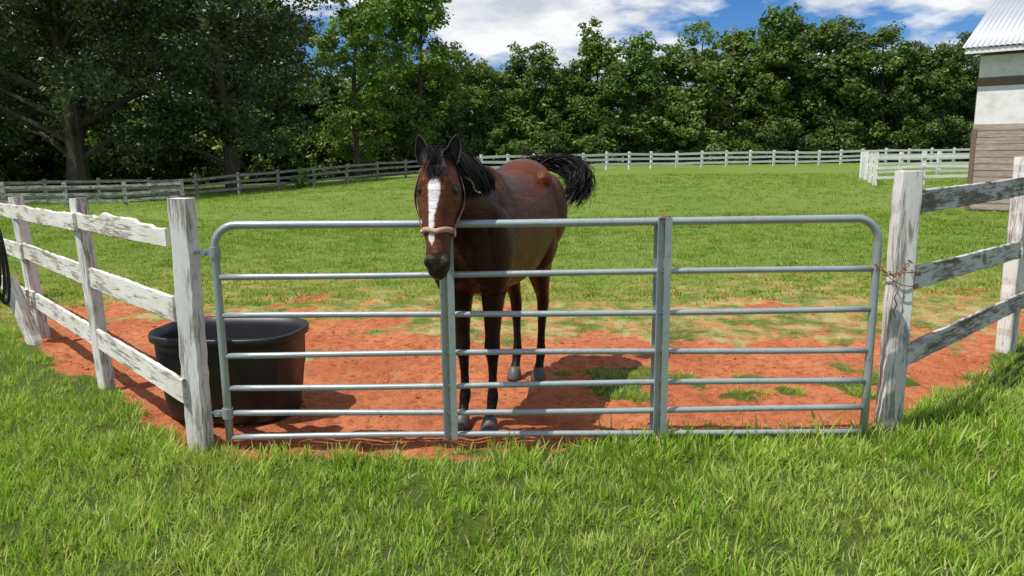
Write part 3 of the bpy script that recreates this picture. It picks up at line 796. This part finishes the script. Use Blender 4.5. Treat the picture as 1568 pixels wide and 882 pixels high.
col = np.where(bd_[:, None], blend(col, dark, (1-sstep(lz, .80, 1.12))*.7), col)
col = np.where(bd_[:, None], blend(col, dark, sstep(lx, -.10, .12)*.8), col)  # shade on chest and neck, behind the head, is put into the coat colour
blackleg = np.where(lx > -.5, 1-sstep(lz+nz2*.06, .50, .78), 1-sstep(lz+nz2*.06, .48, .66))
col = np.where(bd_[:, None], blend(col, blk, blackleg), col)
# head
hc = np.repeat((V3(.120, .036, .015))[None, :], nv, 0)*(.65+.7*nz2[:, None])
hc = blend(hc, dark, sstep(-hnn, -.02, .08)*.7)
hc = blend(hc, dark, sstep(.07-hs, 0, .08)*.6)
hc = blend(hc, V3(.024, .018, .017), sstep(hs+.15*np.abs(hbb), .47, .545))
ctr = np.interp(hs, [.05, .2, .35, .5], [-.002, -.004, -.016, -.012])
wd = np.interp(hs, [.095, .12, .16, .22, .28, .33, .40, .435, .455, .50], [-.01, .014, .033, .031, .021, .014, .013, .018, .012, -.02])
wob = (fbm(hs*25+3, hbb*25+8)-.5)*.016
blz = sstep(wd+wob-np.abs(hbb-ctr), -.003, .003)*(hnn > .03)
hc = blend(hc, V3(.78, .74, .72), blz)
for s in (1, -1):
    pn = Hp+ha*.562+hb*.052*s+hn*.066; dn = np.linalg.norm((co-pn), axis=1)
    hc = blend(hc, V3(.05, .035, .033), (1-sstep(dn, .020, .034))*.8)
    hc = blend(hc, V3(.003, .002, .002), 1-sstep(dn, .012, .020))
    pe = head_pt(.175, .42 if s > 0 else math.pi-.42); de = np.linalg.norm(co-pe, axis=1)
    hc = blend(hc, V3(.012, .008, .007), 1-sstep(de, .022, .046))
# mouth line
hc = blend(hc, V3(.004, .003, .003), (1-sstep(np.abs(hnn+.012-(.0)), .002, .006))*(hs > .55))
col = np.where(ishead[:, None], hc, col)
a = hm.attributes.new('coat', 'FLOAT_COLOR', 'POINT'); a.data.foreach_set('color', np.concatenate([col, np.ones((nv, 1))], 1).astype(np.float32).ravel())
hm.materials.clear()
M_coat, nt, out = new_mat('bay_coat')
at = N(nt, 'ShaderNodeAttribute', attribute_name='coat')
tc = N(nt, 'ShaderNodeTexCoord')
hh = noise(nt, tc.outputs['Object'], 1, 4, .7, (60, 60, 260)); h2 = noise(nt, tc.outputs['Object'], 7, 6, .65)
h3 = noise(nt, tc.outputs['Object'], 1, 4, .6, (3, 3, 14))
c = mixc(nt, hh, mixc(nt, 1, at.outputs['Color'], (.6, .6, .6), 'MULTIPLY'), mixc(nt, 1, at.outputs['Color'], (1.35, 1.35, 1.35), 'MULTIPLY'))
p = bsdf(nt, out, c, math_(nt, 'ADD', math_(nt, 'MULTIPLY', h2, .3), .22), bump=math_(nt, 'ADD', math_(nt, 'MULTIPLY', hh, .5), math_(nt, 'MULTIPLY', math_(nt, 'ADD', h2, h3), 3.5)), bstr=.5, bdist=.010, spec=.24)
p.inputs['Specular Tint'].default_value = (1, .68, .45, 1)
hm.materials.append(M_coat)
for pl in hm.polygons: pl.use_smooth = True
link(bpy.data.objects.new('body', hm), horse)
# hooves
for i, (fx, fy) in enumerate(feet):
    rg = []
    for z_, dx_, r_ in ((-.01, .075, .060), (.01, .073, .060), (.05, .058, .050), (.085, .045, .041)):
        rg.append((Lc(fx+dx_-.045, fy, z_), lf, fw, r_*.92, r_*1.08, 0, 1))
    v, f = loft(rg, 20); py_obj('hoof_%d' % (i+1), v, f, M_hoof, horse)
# eyes, nostrils
for i, s in enumerate((1, -1)):
    c = head_pt(.175, .42 if s > 0 else math.pi-.42, -.012)
    v, f = ell(c, [hb*.022, hn*.025, ha*.021], 12); py_obj('eye_%d' % (i+1), v, f, M_eye, horse)
    c = Hp+ha*.563+hb*.054*s+hn*.064
    v, f = ell(c, [hb*.010, hn*.008, ha*.016], 10); py_obj('nostril_%d' % (i+1), v, f, M_nost, horse)
# ears
M_ear = simple('ear_hair', (.018, .011, .009), .6, 0, .4, 40)
for i, s in enumerate((1, -1)):
    base = Hp+hb*.072*s+hn*.01+UZ*.0; up = UZ*.955+hb*.24*s-hf*.10; up /= np.linalg.norm(up)
    fr_ = hf*.92+hb*.35*s; fr_ -= up*np.dot(fr_, up); fr_ /= np.linalg.norm(fr_); sd = np.cross(up, fr_)
    vs = []; fs = []; nr, ncc = 12, 11
    for r_ in range(nr+1):
        t = r_/nr; w = .044*(math.sin(math.pi*min(1, t*.80+.22)))**.65 if t < .999 else .004
        for k in range(ncc):
            a_ = (k/(ncc-1)-.5)*2*2.1*(1-.35*t)
            vs.append(base+up*(t*.158-.02)+sd*w*math.sin(a_)*.82-fr_*w*math.cos(a_)*.8+fr_*.012-fr_*.01*t+sd*0)
    for r_ in range(nr):
        for k in range(ncc-1): fs.append((r_*ncc+k, r_*ncc+k+1, (r_+1)*ncc+k+1, (r_+1)*ncc+k))
    o = py_obj('ear_%d' % (i+1), vs, fs, M_ear, horse); m = o.modifiers.new('s', 'SOLIDIFY'); m.thickness = .006
    o.modifiers.new('ss', 'SUBSURF').render_levels = 1
# hair
M_hair = simple('black_hair', (.008, .007, .007), .6, 0, .5, 30, .25)
def hair(name, paths, w0):
    vs = []; fs = []
    for P in paths:
        P = np.array(P); n = len(P); b = len(vs); rd = rng.normal(0, 1, 3)
        for i in range(n):
            t = P[min(i+1, n-1)]-P[max(i-1, 0)]; t /= np.linalg.norm(t)+1e-9
            w = np.cross(t, rd); w /= np.linalg.norm(w)+1e-9; k = w0*(1-(i/(n-1))**2*.85)
            vs += [P[i]-w*k*.5, P[i]+w*k*.5]
        for i in range(n-1): fs.append((b+2*i, b+2*i+1, b+2*i+3, b+2*i+2))
    me = np_mesh(name, vs, fs, [M_hair], smooth=True)
    link(bpy.data.objects.new(name, me), horse)
def curve(ctrl, n):
    ctrl = np.array(ctrl, float); m = len(ctrl); ts = np.linspace(0, m-1, n); o = []
    for t in ts:
        i = min(int(t), m-2); u = t-i
        p0 = ctrl[max(i-1, 0)]; p1 = ctrl[i]; p2 = ctrl[i+1]; p3 = ctrl[min(i+2, m-1)]
        o.append(.5*((2*p1)+(-p0+p2)*u+(2*p0-5*p1+4*p2-p3)*u*u+(-p0+3*p1-3*p2+p3)*u**3))
    return np.array(o)
paths = []
for i in range(1500):
    t = rng.random(); x_ = .06+.42*t; zc = np.interp(x_, [-.16, .05, .2, .35, .48], [1.635, 1.655, 1.672, 1.70, 1.705])
    L_ = .06+.08*rng.random()+.08*t; s = 1 if rng.random() < .8 else -1
    nw = np.interp(x_, [-.16, .1, .3, .48], [.12, .12, .10, .085])
    r1 = rng.normal(0, .008, 3)
    a = Lc(x_, rng.normal(0, .012), zc-.012)
    paths.append(curve([a, Lc(x_, s*.03, zc+.006)+r1*.6, Lc(x_+.01, s*(nw*.70), zc-.05)+r1, Lc(x_+.0, s*(nw+.01), zc-.05-L_*.5)+r1*1.3, Lc(x_-.02, s*(nw+.015), zc-.05-L_)+r1*2.2], 9))
hair('mane', paths, .008)
paths = []
for i in range(420):
    a = Hp+hb*rng.normal(0, .022)+UZ*(.03+.02*rng.random())+hn*.01
    e = rng.normal(0, .026)
    L_ = .02+.075*rng.random()
    paths.append(curve([a-hn*.02, a+hn*.045+UZ*.012, Hp+ha*.05+hn*.098+hb*(e*.8+rng.normal(0, .006)), Hp+ha*(.05+L_)+hn*(.112)+hb*(e*1.2+rng.normal(0, .010)-.006)], 8))
hair('forelock', paths, .005)
tc_ = [V3(.155, 5.93, 1.55), V3(.24, 6.0, 1.61), V3(.36, 6.03, 1.62), V3(.47, 6.0, 1.585), V3(.54, 5.95, 1.51), V3(.53, 5.9, 1.42), V3(.47, 5.88, 1.36)]
paths = []
for i in range(2600):
    r1 = rng.normal(0, 1, 3); st = rng.random()*.4; P = []
    e = .60+.5*rng.random()
    sp = .030
    for j, t in enumerate(np.linspace(st, min(1, e), 7)):
        k = t*(len(tc_)-1); i0 = min(int(k), len(tc_)-2); q = tc_[i0]*(1-(k-i0))+tc_[i0+1]*(k-i0)
        P.append(q+r1*sp*(.4+1.3*t))
    if rng.random() < .05:
        P[-1] = P[-1]+V3(*rng.normal(0, .07, 3))+V3(.02, 0, .02); P[-2] = P[-2]+(P[-1]-P[-2])*.25
    paths.append(curve(P, 14))
for i in range(40):   # wisps thrown over the croup
    s0 = V3(.28, 6.0, 1.60); a_ = rng.uniform(-1, .4)
    paths.append(curve([s0, s0+V3(-.05, -.03, .05)+rng.normal(0, .015, 3), s0+V3(-.13, -.03, .06+.05*a_)+rng.normal(0, .025, 3), s0+V3(-.19, 0, .07+.06*a_)+rng.normal(0, .03, 3)], 9))
hair('tail', paths, .009)
# halter
def strap(name, e0, e1, mat, th=.004):
    vs = []; fs = []
    for p_, q_ in zip(e0, e1): vs += [p_, q_]
    for i in range(len(e0)-1): fs.append((2*i, 2*i+1, 2*i+3, 2*i+2))
    o = py_obj(name, vs, fs, mat, horse); m = o.modifiers.new('s', 'SOLIDIFY'); m.thickness = th; m.offset = 0; return o
ph = np.linspace(0, 2*math.pi, 49)
strap('halter_noseband', [head_pt(.395-.022*abs(math.cos(a)), a, .008) for a in ph], [head_pt(.424-.022*abs(math.cos(a)), a, .008) for a in ph], M_leather)
for i, s in enumerate((1, -1)):
    def hp(sv, a, of): return head_pt(sv, a if s > 0 else math.pi-a, of)
    tt = np.linspace(0, 1, 20)
    strap('halter_cheek_%d' % (i+1), [hp(.40-.37*t, -.10-.35*t, .010+.006*math.sin(t*3.1)) for t in tt], [hp(.40-.37*t, .10-.29*t, .010+.006*math.sin(t*3.1)) for t in tt], M_leather2)
    tt2 = np.linspace(-.3, -math.pi/2, 14)
    strap('halter_throat_%d' % (i+1), [hp(.10+.16*((-.3-a)/1.27), a, .012) for a in tt2], [hp(.12+.16*((-.3-a)/1.27), a, .012) for a in tt2], M_leather2)
    c = hp(.395, -.05, .014); pts = [c+ha*.020*math.cos(a)+hn*.020*math.sin(a) for a in np.linspace(0, 6.2832, 17)]
    v, f = sweep(pts, .004, 6, False); py_obj('halter_ring_%d' % (i+1), v, f, M_brass, horse)
v, f = sweep(curve([head_pt(.06, -.3, .012), Lc(.42, .13, 1.55), Lc(.38, .135, 1.50), Lc(.37, .165, 1.485)], 14), .006, 6); py_obj('halter_strap_end', v, f, M_leather2, horse)

# ------------------------------------------------------------------ light, world, camera
sd_ = Vector((-.46, -.22, 1)).normalized()
sl = bpy.data.lights.new('sun', 'SUN'); sl.energy = 5.0; sl.angle = math.radians(.5); sl.color = (1, .965, .90)
so = bpy.data.objects.new('sun', sl); S.collection.objects.link(so)
so.rotation_euler = sd_.to_track_quat('Z', 'Y').to_euler(); so.location = (-10, -5, 25)
w = bpy.data.worlds.new('World'); S.world = w; w.use_nodes = True; nt = w.node_tree; nt.nodes.clear()
wo = N(nt, 'ShaderNodeOutputWorld'); bg = N(nt, 'ShaderNodeBackground'); bg.inputs[1].default_value = .08
sk = N(nt, 'ShaderNodeTexSky'); sk.sky_type = 'NISHITA'; sk.sun_disc = False
sk.sun_elevation = math.asin(sd_.z); sk.sun_rotation = math.atan2(sd_.x, sd_.y)
sk.air_density = 1.0; sk.dust_density = .3; sk.ozone_density = 3.0
tc = N(nt, 'ShaderNodeTexCoord'); gen = tc.outputs['Generated']
n1 = noise(nt, gen, 1, 10, .56, (3.4, 3.4, 9.5)); n2 = noise(nt, gen, 1, 7, .6, (8, 8, 20))
mask = ramp(nt, n1, [(.462, 0), (.53, 1)])
shade = mixc(nt, ramp(nt, n2, [(.36, 0), (.58, 1)]), (7.2, 7.9, 8.9), (12.2, 12.3, 12.4))
hsv = N(nt, 'ShaderNodeHueSaturation'); hsv.inputs['Saturation'].default_value = 1.35; nt.links.new(sk.outputs[0], hsv.inputs['Color'])
skyc = mixc(nt, 1, hsv.outputs[0], (.72, .95, 1.30), 'MULTIPLY')
nt.links.new(mixc(nt, mask, skyc, shade), bg.inputs[0]); nt.links.new(bg.outputs[0], wo.inputs[0])

cam = bpy.data.cameras.new('camera'); co_ = bpy.data.objects.new('camera', cam); S.collection.objects.link(co_)
cam.sensor_width = 36; cam.lens = 26.63; cam.clip_start = .05; cam.clip_end = 3000
co_.matrix_world = Matrix.Translation((0, 0, 1.72)) @ Matrix.Rotation(math.radians(79.64), 4, 'X') @ Matrix.Rotation(math.radians(-.6), 4, 'Z')
S.camera = co_
S.view_settings.view_transform = 'Standard'; S.view_settings.look = 'None'; S.view_settings.exposure = 0
